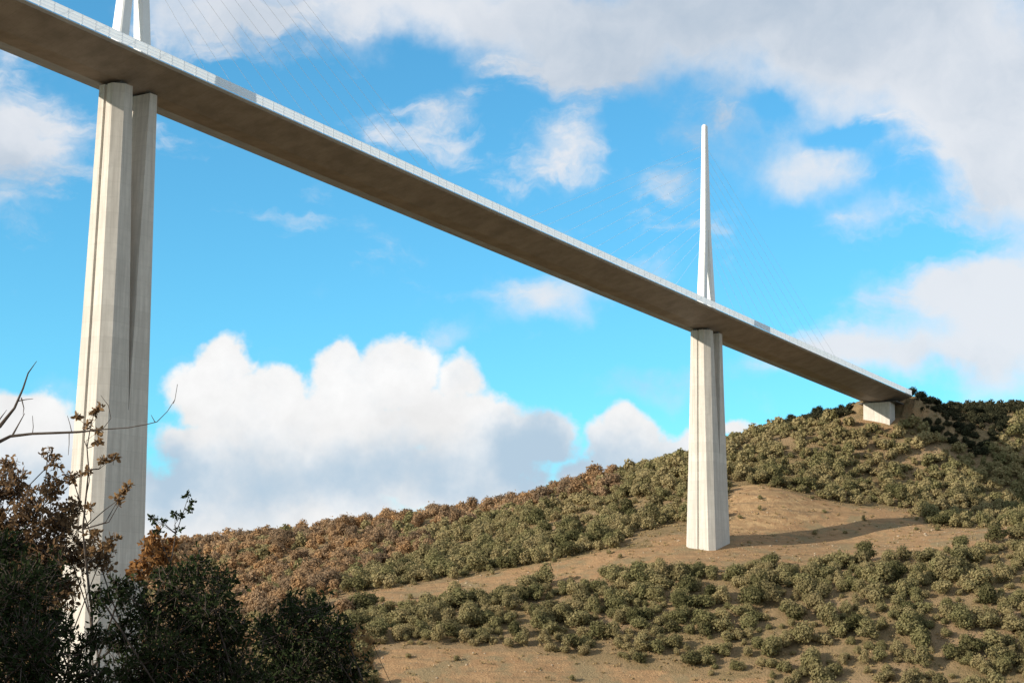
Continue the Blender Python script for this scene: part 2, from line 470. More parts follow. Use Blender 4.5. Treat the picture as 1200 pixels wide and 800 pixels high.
def mast_at(tp):
    org = dk(tp, 0, -0.23)
    up = np.array([0, 0, 1.0])
    J, TOP = 40.0, 87.0
    def rect(u0, u1, w, z): 
        c = min(0.35, (u1 - u0) * 0.2)
        return [org + U * a + VV * b + up * z for a, b in ((u0, -w + c), (u0, w - c), (u0 + c, w), (u1 - c, w), (u1, w - c), (u1, -w + c), (u1 - c, -w), (u0 + c, -w))]
    rings = []
    for i in range(13):
        q = i / 12; z = J + (TOP - J) * q
        a = 2.9 + (1.3 - 2.9) * q; w = 1.35 + (0.95 - 1.35) * q
        rings.append(rect(-a, a, w, z))
    rings.append(rect(-0.9, 0.9, 0.6, TOP + 0.6))
    b = MB().loft(rings)
    mast = b.build('mast', m_white, viaduct)
    for s in (-1, 1):
        rings = []
        for i in range(11):
            q = i / 10; z = (J - 0.004) * q
            o = 6.6 + (2.9 - 6.6) * q; th = 3.6 - 0.7 * q; w = 1.9 + (1.35 - 1.9) * q
            u0, u1 = (-o, -o + th) if s < 0 else (o - th, o)
            rings.append(rect(u0, u1, w, z))
        MB().loft(rings).build('mast_leg', m_white, mast)
    for s in (-1, 1):
        for k in range(11):
            ta = s * (40.0 + 12.51 * k)
            za = 32.0 + 4.6 * k
            o = 6.6 + (2.9 - 6.6) * min(za / J, 1) if za < J else 2.9 + (1.3 - 2.9) * (za - J) / (TOP - J)
            top = org + U * s * (o - 0.3) + up * za
            bot = dk(tp + ta, 0, 0.2)
            MB().tube([bot, top], 0.038, 6).build('stay_cable', m_cable, mast)
    return mast
mn = mast_at(0.0); mn['label'] = 'white mast above the near pier'
mf = mast_at(T1); mf['label'] = 'white mast above the far pier'

# abutment: pale wall under the end of the deck with wing walls
b = MB()
def ab(t, l, z): return dk(t, l, z)
b.loft([[ab(T0 - 4.5, -7.2, -24), ab(T0 - 4.5, 7.2, -24), ab(T0 + 4, 7.2, -24), ab(T0 + 4, -7.2, -24)],
        [ab(T0 - 3.5, -7.2, -4.9), ab(T0 - 3.5, 7.2, -4.9), ab(T0 + 4, 7.2, -4.9), ab(T0 + 4, -7.2, -4.9)]])
abut = b.build('abutment', m_conc, viaduct)
MB().loft([[ab(T0 - 2.0, -10.5, -4.85), ab(T0 - 2.0, 10.5, -4.85), ab(T0 + 9, 10.5, -4.85), ab(T0 + 9, -10.5, -4.85)],
           [ab(T0 - 2.0, -10.5, -4.25), ab(T0 - 2.0, 10.5, -4.25), ab(T0 + 9, 10.5, -4.25), ab(T0 + 9, -10.5, -4.25)]]).build('bearing_shelf', m_bear, abut)

# ------------------------------------------------------------------ foliage
def leaf_mat(name, c0, c1, c2, trans=0.2, patch=None):
    m, t, out = material(name)
    tint = t.attr('tint')
    oi = t.new('ShaderNodeObjectInfo').outputs['Random']
    q = t.math('ADD', t.math('MULTIPLY', tint, 0.5), t.math('MULTIPLY', oi, 0.68))
    c = t.mix(t.rng(q, 0.15, 0.55), c0, c1)
    c = t.mix(t.rng(q, 0.6, 0.95), c, c2)
    if patch:
        geo = t.new('ShaderNodeNewGeometry').outputs['Position']
        c = t.mix(t.math('MULTIPLY', t.rng(t.noise(geo, 0.035, 4, 0.65), 0.47, 0.66), 0.75), c, patch)
    d = t.new('ShaderNodeBsdfDiffuse'); t.l.new(c, d.inputs['Color'])
    tr = t.new('ShaderNodeBsdfTranslucent'); t.l.new(c, tr.inputs['Color'])
    mx = t.new('ShaderNodeMixShader'); mx.inputs[0].default_value = trans
    t.l.new(d.outputs[0], mx.inputs[1]); t.l.new(tr.outputs[0], mx.inputs[2])
    t.l.new(mx.outputs[0], out.inputs['Surface'])
    return m
m_ever = leaf_mat('olive_foliage', (0.095, 0.090, 0.040), (0.215, 0.195, 0.088), (0.36, 0.29, 0.145), 0.35, (0.32, 0.25, 0.13))
m_autumn = leaf_mat('russet_foliage', (0.20, 0.142, 0.092), (0.33, 0.225, 0.138), (0.44, 0.28, 0.15), 0.35, (0.46, 0.265, 0.12))
m_bank_shade = leaf_mat('bank_shade_foliage', (0.028, 0.030, 0.018), (0.042, 0.042, 0.024), (0.06, 0.055, 0.03), 0.1)  # dark foliage with the bank's shadow put into its colour
m_low = leaf_mat('dry_heath', (0.16, 0.148, 0.066), (0.25, 0.205, 0.098), (0.38, 0.265, 0.135), 0.3)
m_bark, t, out = material('grey_brown_bark')
geo = t.new('ShaderNodeNewGeometry').outputs['Position']
principled(t, out, t.mix(t.rng(t.noise(geo, 30.0, 5), 0.35, 0.65), (0.055, 0.042, 0.032), (0.11, 0.09, 0.075)), 0.9, 0.1)

def cards(P, N, size, r, aspect=1.0):
    """n leaf-clump quads at P, facing roughly N"""
    n = len(P)
    N = N / (np.linalg.norm(N, axis=1, keepdims=True) + 1e-9)
    R = r.normal(size=(n, 3)); A = np.cross(N, R); A /= np.linalg.norm(A, axis=1, keepdims=True) + 1e-9
    B = np.cross(N, A)
    s = (size * r.uniform(0.55, 1.3, n))[:, None]
    A = A * s; B = B * s * aspect
    bend = N * s * r.uniform(-0.35, 0.35, n)[:, None]
    Vq = np.stack([P - A - bend * 0.2, P - B * 0.8 + bend, P + A, P + B * r.uniform(0.6, 1.1, n)[:, None] - bend], 1).reshape(-1, 3)
    return Vq, np.arange(n * 4).reshape(n, 4)

def bush_arrays(r, n_lobe, n_card, size, flat=0.75):
    """a unit-radius bush (crown radius about 1, base at z=0): clumps of leaf cards on uneven lobes"""
    Ps, Ns = [], []
    k = r.integers(n_lobe[0], n_lobe[1] + 1)
    for i in range(k):
        ang = r.uniform(0, 2 * math.pi); rad = r.uniform(0.0, 0.6) ** 0.8 if i else 0.05
        lr = r.uniform(0.30, 0.52) * (1.15 - 0.5 * rad) if i else 0.55
        c = np.array([math.cos(ang) * rad, math.sin(ang) * rad, r.uniform(0.32, 1.15 - 0.6 * rad) * flat + 0.1])
        m = int(n_card * lr * lr / 0.13 / k)
        D = r.normal(size=(m, 3)); D /= np.linalg.norm(D, axis=1, keepdims=True)
        rr = lr * (r.uniform(0.55, 1.0, m) ** 0.5) * (1 + 0.22 * r.normal(size=m))
        P = c + D * rr[:, None] * np.array([1, 1, 0.85])
        Ps.append(P); Ns.append(D + 0.45 * r.normal(size=(m, 3)))
    P = np.concatenate(Ps); N = np.concatenate(Ns)
    k = P[:, 2] > 0.02; P = P[k]; N = N[k]
    Vq, Fc = cards(P, N, size, r)
    tint = np.repeat(r.uniform(0, 1, len(P)) * 0.5, 4)
    return Vq, Fc, tint

protoE = [bush_arrays(rng, (7, 12), 1150, 0.082, fl) for fl in (0.6, 0.75, 0.85, 0.95, 1.0, 1.05, 1.1, 1.2, 1.35, 1.5, 0.9, 0.8)]
protoA = [bush_arrays(rng, (7, 11), 900, 0.085, rng.uniform(0.9, 1.2)) for _ in range(8)]
protoM = [bush_arrays(rng, (7, 11), 520, 0.115, rng.uniform(0.8, 1.15)) for _ in range(10)]
protoS = [bush_arrays(rng, (5, 8), 260, 0.15, rng.uniform(0.7, 1.05)) for _ in range(10)]

# ------- where the bushes stand: random spots on the hill, thinned by what grows in each zone (zones seen in plan through their pixel outline)
def in_poly_px(poly, x, y): return inside(np.array(poly, float), x, y)
N = 74000
bx = rng.uniform(-520, 560, N); by = rng.uniform(470, 1260, N)
bz = zat(bx, by)
px, py, dep = project(np.stack([bx, by, bz], 1))
size = rng.lognormal(-0.10, 0.42, N)
bare = np.maximum(bare_mask(bx, by), np.maximum(bare_mask(bx + 2.5, by - 2.5), bare_mask(bx - 2.5, by - 2.5)))
tt = (bx - X2) * U[0] + (by - Y2) * U[1]; ll = (bx - X2) * VV[0] + (by - Y2) * VV[1]
dens_noise = fbm(bx, by, 45, 3)
autumn_zone = (px < 560 - (py - 590) * 1.35 + 60 * fbm(bx + 300, by, 60, 3)) | ((py < 600 + 26) & (px < 720) & (py < 597 - (px - 560) * 0.2 + 14))
keep_p = np.full(N, 0.0)
D = lambda v: np.clip(v, 0, 1)
low = py > 652
keep_p = np.where(low, 0.85 + 0.6 * dens_noise, keep_p)
keep_p = np.where(low & (px > 900), 0.75 + 0.7 * dens_noise, keep_p)
mid = (py <= 652)
keep_p = np.where(mid & (px < 800), 0.52 + 0.7 * dens_noise, keep_p)
keep_p = np.where(mid & (px >= 800), 0.8 + 0.6 * dens_noise, keep_p)
autumn_zone &= rng.random(N) > 0.18 + 0.5 * fbm(bx - 700, by, 50, 3)
keep_p = np.where(autumn_zone, 0.30 + 0.15 * dens_noise, keep_p)
keep_p = np.where(bare > 0.5, 0.025, keep_p); size = np.where(bare > 0.5, np.minimum(size, 0.5), size)
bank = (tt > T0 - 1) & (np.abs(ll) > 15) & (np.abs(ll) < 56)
road = (tt > T0 - 14) & (np.abs(ll) < 15.5)
keep_p = np.where(bank, 0.95, keep_p); keep_p = np.where(road, 0, keep_p)
near_p1 = np.hypot(bx - P1B[0], by - P1B[1]) < 40
keep_p = np.where(near_p1, 0, keep_p)
sel = (rng.random(N) < D(keep_p)) & (px > -260) & (px < 1460)
rad = np.clip(2.95 * size, 1.3, 5.0)
rad = np.where(autumn_zone, np.clip(3.7 * size, 1.9, 5.8), rad)
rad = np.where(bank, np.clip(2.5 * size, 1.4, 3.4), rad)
# dart throwing so that crowns only overlap a little
order = np.argsort(-rad * sel + rng.uniform(0, 1.5, N))
cell = {}; chosen = []
for i in order:
    if not sel[i]: continue
    cx, cy = int(bx[i] // 6), int(by[i] // 6); ok = True
    for a in (-1, 0, 1):
        for b_ in (-1, 0, 1):
            for j in cell.get((cx + a, cy + b_), ()):
                if (bx[i] - bx[j]) ** 2 + (by[i] - by[j]) ** 2 < (0.44 * (rad[i] + rad[j])) ** 2: ok = False; break
            if not ok: break
        if not ok: break
    if ok: cell.setdefault((cx, cy), []).append(i); chosen.append(i)
chosen = np.array(chosen)
# which of them can be seen: in frame and not behind the hill's edge
def visible(i, shift=0.0, lift=0.0):
    P = np.array([bx[i], by[i], bz[i] + rad[i]])
    s = np.linspace(0.35, 0.985, 60)[:, None]
    Q = P[None] * s + np.array([[shift, 0, lift]]) * (1 - s)
    return not np.any(zat(Q[:, 0], Q[:, 1]) > Q[:, 2] + 0.3)
vis = np.array([(-20 < px[i] < 1220) and (420 < py[i] < 815) and visible(i) for i in chosen])
# hidden behind the dark bushes at lower left?
veil = (px[chosen] < 300) & (py[chosen] > 690)
apparent = rad[chosen] / dep[chosen] * vis * (~veil)
is_aut = autumn_zone[chosen] & ~bank[chosen]
is_bank = bank[chosen]
is_ever = ~is_aut & ~is_bank
def top_n(mask, n):
    k = np.nonzero(mask & (apparent > 0))[0]; return set(k[np.argsort(-apparent[k])][:n].tolist())
indiv = top_n(is_ever, 295) | top_n(is_aut, 240) | top_n(is_bank, 60)

meE = [np_mesh('bushy_tree', v, f, {'tint': q}) for v, f, q in protoE]
meA = [np_mesh('autumn_tree', v, f, {'tint': q}) for v, f, q in protoA]
def zone(i):
    x, y = px[i], py[i]
    if y > 652: 
        if x < 640: return ('below the pale track left of the far pier', 'bushy trees below the track')
        if x < 930: return ('below the foot of the far pier', 'bushy trees below the far pier')
        return ('below the sandy clearing towards the right edge', 'bushy trees below the sandy clearing')
    if x < 820: return ('between the track and the skyline left of the far pier', 'bushy trees above the track')
    return ('between the sandy clearing and the pale abutment', 'bushy trees above the clearing')
rest = {'e': [], 'a': [], 'b': []}
big_e = [k for k in indiv if is_ever[k]]
for k, i in enumerate(chosen):
    z = bz[i] - 0.25
    if k in indiv:
        if is_aut[k]:
            me, mat, nm = meA[k % len(meA)], m_autumn, 'autumn_tree'
            lab, grp, cat = 'russet brown autumn tree in the wood under the left skyline', 'autumn trees under the left skyline', 'tree'
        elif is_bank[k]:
            me, mat, nm = meE[k % len(meE)], m_bank_shade, 'shade_dark_shrub'
            lab, grp, cat = 'evergreen shrub coloured dark for shade on the bank beyond the abutment', 'shrubs on the bank beyond the abutment', 'shrub'
        else:
            me, mat, nm = meE[k % len(meE)], m_ever, 'bushy_tree'
            wh, grp = zone(i); lab = 'rounded olive green tree ' + wh; cat = 'tree'
        o = bpy.data.objects.new(nm, me); COL.objects.link(o)
        if len(me.materials) == 0: me.materials.append(mat)
        o.material_slots[0].link = 'OBJECT'; o.material_slots[0].material = mat
        tag(o, lab, cat, grp)
        o.location = (bx[i], by[i], z)
        s = rad[i]; hs = rng.uniform(0.85, 1.15)
        o.rotation_euler = (rng.normal(0, 0.06), rng.normal(0, 0.06), rng.uniform(0, 6.28)); o.scale = (s * rng.uniform(0.8, 1.25), s * rng.uniform(0.8, 1.25), s * hs)
    else:
        if by[i] > 780 and not vis[k] and not visible(i, -40, 4) and not visible(i, 40, 4): continue      # behind the brow of the hill
        rest['a' if is_aut[k] else 'b' if is_bank[k] else 'e'].append(i)

def mass(name, idx, protos, mat, label, cat):
    Vs, Fs, Ts, base = [], [], [], 0
    for i in idx:
        v, f, q = protos[i % len(protos)] if dep[i] < 690 else protoM[i % len(protoM)] if dep[i] < 860 else protoS[i % len(protoS)]
        a = rng.uniform(0, 6.28); c, s = math.cos(a), math.sin(a)
        R = np.array([[c, s, 0], [-s, c, 0], [0, 0, rng.uniform(0.85, 1.15)]])
        Vs.append((v @ R) * rad[i] + np.array([bx[i], by[i], bz[i] - 0.25])); Fs.append(f + base); base += len(v)
        Ts.append(np.clip(q + rng.uniform(0, 0.9), 0, 1.4))
    if not Vs: return
    o = link(name, np_mesh(name, np.concatenate(Vs), np.concatenate(Fs), {'tint': np.concatenate(Ts)}), mat)
    tag(o, label, cat, kind='stuff')
mass('evergreen_scrub', rest['e'], protoE, m_ever, 'small olive green scrub filling the far slope', 'scrub')
mass('autumn_wood', rest['a'], protoA, m_autumn, 'russet autumn wood massed below the left skyline', 'wood')
mass('bank_scrub', rest['b'], protoE, m_bank_shade, 'scrub coloured dark for shade over the bank beyond the abutment', 'scrub')
print('rest', {k: len(v) for k, v in rest.items()})
print('bushes', len(chosen), 'individual', len(indiv), 'ever', is_ever.sum(), 'aut', is_aut.sum(), 'bank', is_bank.sum(), 'vis', vis.sum())

# low heath and dry grass between them
n = 34000
hx = rng.uniform(-420, 520, n); hy = rng.uniform(540, 1150, n); hz = zat(hx, hy)
hb = bare_mask(hx, hy)
k = (rng.random(n) < np.where(hb > 0.5, 0.30, 0.95)) & (np.hypot(hx - P1B[0], hy - P1B[1]) > 12)
ht = (hx - X2) * U[0] + (hy - Y2) * U[1]; hl = (hx - X2) * VV[0] + (hy - Y2) * VV[1]
k &= ~((ht > T0 - 10) & (np.abs(hl) < 15))
hx, hy, hz = hx[k], hy[k], hz[k]; n = len(hx)
m = 14
hr = rng.lognormal(0.0, 0.5, n).clip(0.4, 2.8)
Pp = np.repeat(np.stack([hx, hy, hz], 1), m, 0); D3 = rng.normal(size=(n * m, 3)); D3[:, 2] = np.abs(D3[:, 2]) * 0.7
D3 /= np.linalg.norm(D3, axis=1, keepdims=True)
Pp = Pp + D3 * np.repeat(hr, m)[:, None] * rng.uniform(0.3, 1, n * m)[:, None] * np.array([1, 1, 0.75])
Vq, Fc = cards(Pp, D3 + 0.7 * rng.normal(size=(n * m, 3)), 0.34, rng)
tnt = np.clip(np.repeat(np.repeat(rng.uniform(0, 0.7, n), m) + rng.uniform(0, 0.3, n * m), 4), 0, 1)
heath = link('dry_heath', np_mesh('dry_heath', Vq, Fc, {'tint': tnt}), m_low)
tag(heath, 'low dry heath and grass tufts between the trees', 'heath', kind='stuff')

# pale stones lying on the bare earth
n = 9000
sx = rng.uniform(-60, 330, n); sy = rng.uniform(585, 900, n)
k = (np.maximum(bare_mask(sx, sy), inside(CUTP, sx, sy)) > 0.5) & (vnoise(sx / 9, sy / 9) > -0.12) & (np.hypot(sx - P1B[0], sy - P1B[1]) > 11.5)
sx, sy = sx[k], sy[k]; n = len(sx); sr = rng.lognormal(-1.5, 0.5, n).clip(0.1, 0.9)
octa = np.array([(1, 0, 0), (0, 1, 0), (-1, 0, 0), (0, -1, 0), (0, 0, 0.75), (0, 0, -0.6)], float)
Vs = octa[None] * sr[:, None, None] * rng.uniform(0.7, 1.3, (n, 6, 1)) + np.stack([sx, sy, zat(sx, sy)], 1)[:, None]
Fo = np.array([(0, 1, 4), (1, 2, 4), (2, 3, 4), (3, 0, 4), (1, 0, 5), (2, 1, 5), (3, 2, 5), (0, 3, 5)])
m_stone, t, out = material('pale_limestone')
geo = t.new('ShaderNodeNewGeometry').outputs['Position']
principled(t, out, t.mix(t.rng(t.noise(geo, 0.8, 4), 0.35, 0.65), (0.42, 0.34, 0.24), (0.28, 0.21, 0.14)), 0.9, 0.1)
stones = link('stones', np_mesh('stones', Vs.reshape(-1, 3), (Fo[None] + 6 * np.arange(n)[:, None, None]).reshape(-1, 3)), m_stone)
tag(stones, 'pale stones strewn over the bare earth round the far pier', 'stones', kind='stuff')

# ------------------------------------------------------------------ foreground shrubs
m_fgdark = leaf_mat('dark_oak_leaf', (0.020, 0.030, 0.012), (0.032, 0.045, 0.018), (0.055, 0.065, 0.028), 0.2)
m_fgbrown = leaf_mat('withered_leaf', (0.17, 0.108, 0.060), (0.31, 0.190, 0.090), (0.44, 0.28, 0.12), 0.4)
m_fgorange = leaf_mat('orange_leaf', (0.17, 0.075, 0.025), (0.27, 0.125, 0.045), (0.34, 0.18, 0.07), 0.4)

def leaves_at(P, dirs, size, r, width=0.42):
    """pointed leaves (two folded quads' worth in one quad strip): base at P, growing along dirs"""
    n = len(P); dirs = dirs / (np.linalg.norm(dirs, axis=1, keepdims=True) + 1e-9)
    R = r.normal(size=(n, 3)); S = np.cross(dirs, R); S /= np.linalg.norm(S, axis=1, keepdims=True) + 1e-9
    Nn = np.cross(S, dirs)
    L = (size * r.uniform(0.6, 1.3, n))[:, None]; Wd = L * width * r.uniform(0.75, 1.2, n)[:, None] * 0.5
    cv = Nn * L * r.uniform(-0.25, 0.1, n)[:, None]
    b = P; t = P + dirs * L + cv
    m1 = P + dirs * L * 0.35; m2 = P + dirs * L * 0.72 + cv * 0.5
    Vv = np.stack([b, m1 + S * Wd, m2 + S * Wd * 0.85, t, m2 - S * Wd * 0.85, m1 - S * Wd], 1).reshape(-1, 3)
    i = np.arange(n)[:, None] * 6
    F = np.concatenate([i + np.array([[0, 1, 2, 3]]), i + np.array([[0, 3, 4, 5]])])
    return Vv, F

def shrub(name, label, base, lobes, mat, leaf=0.035, per=420, r0=0.016, twig_leaf=6, cat='shrub', width=0.45, spread=0.9, hollow=0.35, path=None):
    """base: world foot; lobes: (world centre, radius). Limbs run from the foot (or from a leading stem) into each lobe and fork into twigs that carry the leaves."""
    r = np.random.default_rng(sum(map(ord, label)))
    root = bpy.data.objects.new(name, None); COL.objects.link(root)
    root.location = base; tag(root, label, cat)
    base = np.asarray(base, float)
    wood = MB(); LP, LD = [], []
    if path is not None:
        path = [base] + [np.asarray(p, float) for p in path]; n = len(path)
        wood.tube(path, [r0 * (1 - 0.75 * i / (n - 1)) for i in range(n)], 5)
    for c, R in lobes:
        c = np.asarray(c, float)
        if path is not None:
            z = [p[2] for p in path]; k = max([i for i in range(len(path)) if z[i] < c[2] - 0.4 * np.linalg.norm(c[:2] - path[i][:2])] or [0])
            f = path[k]; rr = r0 * (1 - 0.75 * k / (len(path) - 1)) * 0.7
            d = c - f; limb = [f, f + d * 0.5 + r.normal(size=3) * 0.12 * np.linalg.norm(d) - np.array([0, 0, 0.06 * np.linalg.norm(d)]), c]
            wood.tube(limb, [rr, rr * 0.7, rr * 0.45], 4)
        else:
            f = base + np.append(r.normal(size=2) * 0.15, 0); d = c - f; L = np.linalg.norm(d)
            side = r.normal(size=3) * np.array([0.16, 0.16, 0.04]) * L
            limb = [f + d * q + side * math.sin(math.pi * q) + r.normal(size=3) * 0.02 * L for q in (0, 0.2, 0.4, 0.6, 0.8)] + [c]
            wood.tube(limb, [r0 * q for q in (1, 0.85, 0.7, 0.55, 0.42, 0.3)], 5)
        nt = max(4, int(per * 3.0 * (R / 0.25) ** 2 / twig_leaf))
        for _ in range(nt):
            d = r.normal(size=3); d /= np.linalg.norm(d)
            e = c + d * R * (hollow + (1 - hollow) * r.uniform(0, 1) ** 0.6) * (1 + 0.25 * r.normal())
            s0 = c + (e - c) * r.uniform(0.25, 0.6) + r.normal(size=3) * 0.03 * min(1, R / 0.1)
            tw = e - s0; L = np.linalg.norm(tw)
            mp = s0 + tw * 0.5 + r.normal(size=3) * 0.012
            wood.tube([s0, mp, e], [0.0026, 0.0020, 0.0012], 3, cap=False)
            q = r.uniform(0.25, 1.0, twig_leaf)[:, None]
            LP.append(s0 + tw * q + r.normal(size=(twig_leaf, 3)) * 0.006)
            LD.append(tw / (L + 1e-6) * 0.6 + spread * r.normal(size=(twig_leaf, 3)) + np.array([0, 0, 0.25]))
    P = np.concatenate(LP) - base; Dd = np.concatenate(LD)
    Vv, Fv = leaves_at(P, Dd, leaf, r, width)
    tint = np.repeat(np.clip(r.beta(2, 3, len(P)), 0, 1), 6)
    wood.v = [tuple(np.asarray(v) - base) for v in wood.v]
    wood.build('stems', m_bark, root)
    link('foliage', np_mesh('foliage', Vv, Fv, {'tint': tint}), mat, root)
    return root

def gz(p): return np.array([p[0], p[1], float(zat(np.array([p[0]]), np.array([p[1]]))[0]) - 0.03])
def foot(px_, d): return gz(at(px_, 800, d))
def lob(px_, py_, rp, d): return (at(px_, py_, d), rp / F_PX * d)

shrub('oak_bush', 'dark green leafy bush filling the bottom left corner', foot(30, 8.6),
      [lob(20, 700, 56, 8.6), lob(30, 770, 60, 8.4), lob(-30, 740, 60, 8.6), lob(62, 735, 34, 8.7), lob(55, 800, 45, 8.5), lob(-20, 680, 40, 8.9), lob(112, 800, 34, 8.6), lob(0, 645, 34, 9.0),
       lob(50, 670, 26, 8.9), lob(112, 745, 22, 8.8), lob(95, 770, 16, 8.8), lob(118, 700, 18, 9.0)],
      m_fgdark, 0.028, 620)
shrub('oak_bush', 'dark green bush standing in front of the near pier', foot(200, 9.4),
      [lob(168, 722, 38, 9.4), lob(212, 692, 36, 9.5), lob(250, 712, 38, 9.3), lob(195, 770, 52, 9.2), lob(258, 765, 42, 9.5), lob(232, 664, 22, 9.6), lob(142, 692, 24, 9.6), lob(138, 748, 28, 9.4), lob(280, 800, 40, 9.4),
       lob(150, 800, 44, 9.2), lob(220, 735, 34, 9.6), lob(190, 672, 18, 9.6), lob(262, 680, 20, 9.6), lob(272, 735, 26, 9.5), lob(225, 805, 40, 9.3)],
      m_fgdark, 0.028, 620)
shrub('oak_bush', 'dark rounded bush rightmost of the near bushes', foot(360, 10.5),
      [lob(352, 725, 34, 10.5), lob(330, 752, 34, 10.4), lob(382, 752, 36, 10.5), lob(350, 792, 50, 10.4), lob(408, 790, 30, 10.6), lob(312, 735, 20, 10.7), lob(376, 714, 20, 10.8), lob(310, 800, 36, 10.5),
       lob(340, 706, 16, 10.6), lob(402, 735, 18, 10.6)],
      m_fgdark, 0.028, 620)
shrub('withered_shrub', 'brown withered leafy shrub at the left edge', foot(20, 9.8),
      [lob(14, 568, 26, 9.8), lob(34, 600, 28, 9.7), lob(60, 572, 18, 10.0), lob(2, 620, 34, 9.8), lob(70, 615, 28, 9.9), lob(48, 645, 38, 9.8), lob(92, 650, 26, 9.9), lob(-20, 590, 30, 9.8), lob(84, 596, 16, 10.0),
       lob(20, 660, 36, 9.9), lob(76, 690, 26, 10.0), lob(118, 655, 18, 10.0), lob(62, 540, 10, 10.0), lob(56, 530, 6, 10.0), lob(85, 560, 11, 10.0), lob(10, 545, 12, 9.9), lob(30, 710, 40, 10.2)],
      m_fgbrown, 0.030, 680, width=0.5, hollow=0.2, r0=0.010)
shrub('sapling', 'tall thin sapling with sparse brown leaves before the near pier', foot(112, 9.0),
      [lob(115, 477, 6, 9.0), lob(108, 485, 6, 9.0), lob(101, 498, 6, 9.0), lob(90, 489, 3, 9.0), lob(113, 507, 7, 9.0), lob(117, 517, 6, 9.0), lob(122, 538, 6, 9.0), lob(133, 536, 4, 9.0), lob(143, 577, 6, 9.0), lob(150, 572, 4, 9.0), lob(138, 586, 4, 9.0),
       lob(106, 595, 5, 9.0), lob(110, 628, 12, 9.0), lob(124, 640, 12, 9.0), lob(100, 645, 8, 9.0), lob(135, 628, 6, 9.0), lob(104, 552, 3, 9.0)],
      m_fgbrown, 0.032, 420, r0=0.008, width=0.5, hollow=0.1,
      path=[at(108, 720, 9.0), at(101, 660, 9.0), at(97, 620, 9.0), at(101, 580, 9.0), at(104, 550, 9.0), at(102, 525, 9.0), at(106, 500, 9.0), at(112, 478, 9.0)])
shrub('sapling', 'small orange leaved sapling beside the foot of the near pier', foot(182, 11.0),
      [lob(186, 642, 18, 11.0), lob(172, 658, 16, 11.0), lob(196, 652, 16, 11.1), lob(162, 672, 13, 11.0), lob(202, 634, 9, 11.0), lob(182, 628, 9, 11.0)],
      m_fgorange, 0.040, 420, width=0.5, r0=0.008)
shrub('sprout', 'dark twig with tufted leaves rising against the low cloud', foot(204, 10.0),
      [lob(219, 582, 4, 10.0), lob(224, 588, 4, 10.0), lob(221, 597, 4, 10.0), lob(212, 604, 4, 10.0), lob(205, 602, 3, 10.0), lob(207, 622, 5, 10.0), lob(181, 610, 4, 10.1), lob(190, 610, 4, 10.0), lob(186, 622, 4, 10.0), lob(176, 606, 3, 10.0)],
      m_fgdark, 0.026, 420, r0=0.006, hollow=0.1, path=[at(198, 720, 10.0), at(200, 660, 10.0), at(206, 625, 10.0), at(214, 602, 10.0), at(220, 584, 10.0)])
shrub('withered_shrub', 'low pale brown sprig right of the dark rounded bush', foot(415, 10.9),
      [lob(398, 740, 14, 10.9), lob(420, 745, 13, 10.9), lob(436, 752, 9, 10.9), lob(405, 760, 14, 10.9), lob(425, 775, 14, 10.9), lob(410, 800, 20, 10.9)],
      m_fgbrown, 0.036, 300, r0=0.006, width=0.5)

# tree left of frame: bare boughs reach in, unseen crown added to shade bushes
shade_tree_base = gz((-9.6, 4.6))
shade_tree = bpy.data.objects.new('bare_branch_shade_tree', None); COL.objects.link(shade_tree); shade_tree.location = shade_tree_base
tag(shade_tree, 'tree whose thin bare branches reach in from the left edge, unseen crown added for shade', 'tree')
wb = MB()
def loc(p): return np.asarray(p, float) - shade_tree_base
cc = np.array([-10.4, 4.2, 0.6])
tr = [shade_tree_base + [0, 0, -0.3], shade_tree_base + [-0.3, 0.1, 1.3], shade_tree_base + [-1.0, 0.3, 2.4], cc + [0, 0, 1.2]]
wb.tube([loc(p) for p in tr], [0.28, 0.24, 0.2, 0.1], 10)
for _ in range(22):
    d = rng.normal(size=3); d /= np.linalg.norm(d); e = cc + d * rng.uniform(2.0, 3.8)
    wb.tube([loc(tr[2] + (cc - tr[2]) * rng.uniform(0, 0.8)), loc((cc + e) / 2 + rng.normal(size=3) * 0.2), loc(e)], [0.07, 0.045, 0.015], 5)
wb.build('trunk', m_bark, shade_tree)
def bough(pts, radii, twigs):
    b = MB()
    P = [loc(p) for p in pts]; b.tube(P, [q * 0.72 for q in radii], 6)
    for tw, rr in twigs: b.tube([loc(p) for p in tw], rr, 4)
    return b.build('bare_branch', m_bark, shade_tree)
Dp = 7.2
A_ = lambda x, y, d=Dp: at(x, y, d)
st = shade_tree_base + np.array([-0.15, 0, 1.6])
bough([st, A_(-420, 610), A_(-150, 560), A_(-60, 535), A_(0, 499), A_(17, 478), A_(27, 455), A_(33, 437), A_(43, 423)],
      [0.06, 0.035, 0.022, 0.016, 0.012, 0.0085, 0.006, 0.004, 0.002],
      [([A_(20, 470), A_(30, 468), A_(39, 467)], [0.003, 0.002, 0.001]), ([A_(25, 466), A_(28, 478), A_(27, 486)], [0.003, 0.002, 0.001]),
       ([A_(-10, 505), A_(2, 488), A_(8, 480)], [0.004, 0.003, 0.001])])
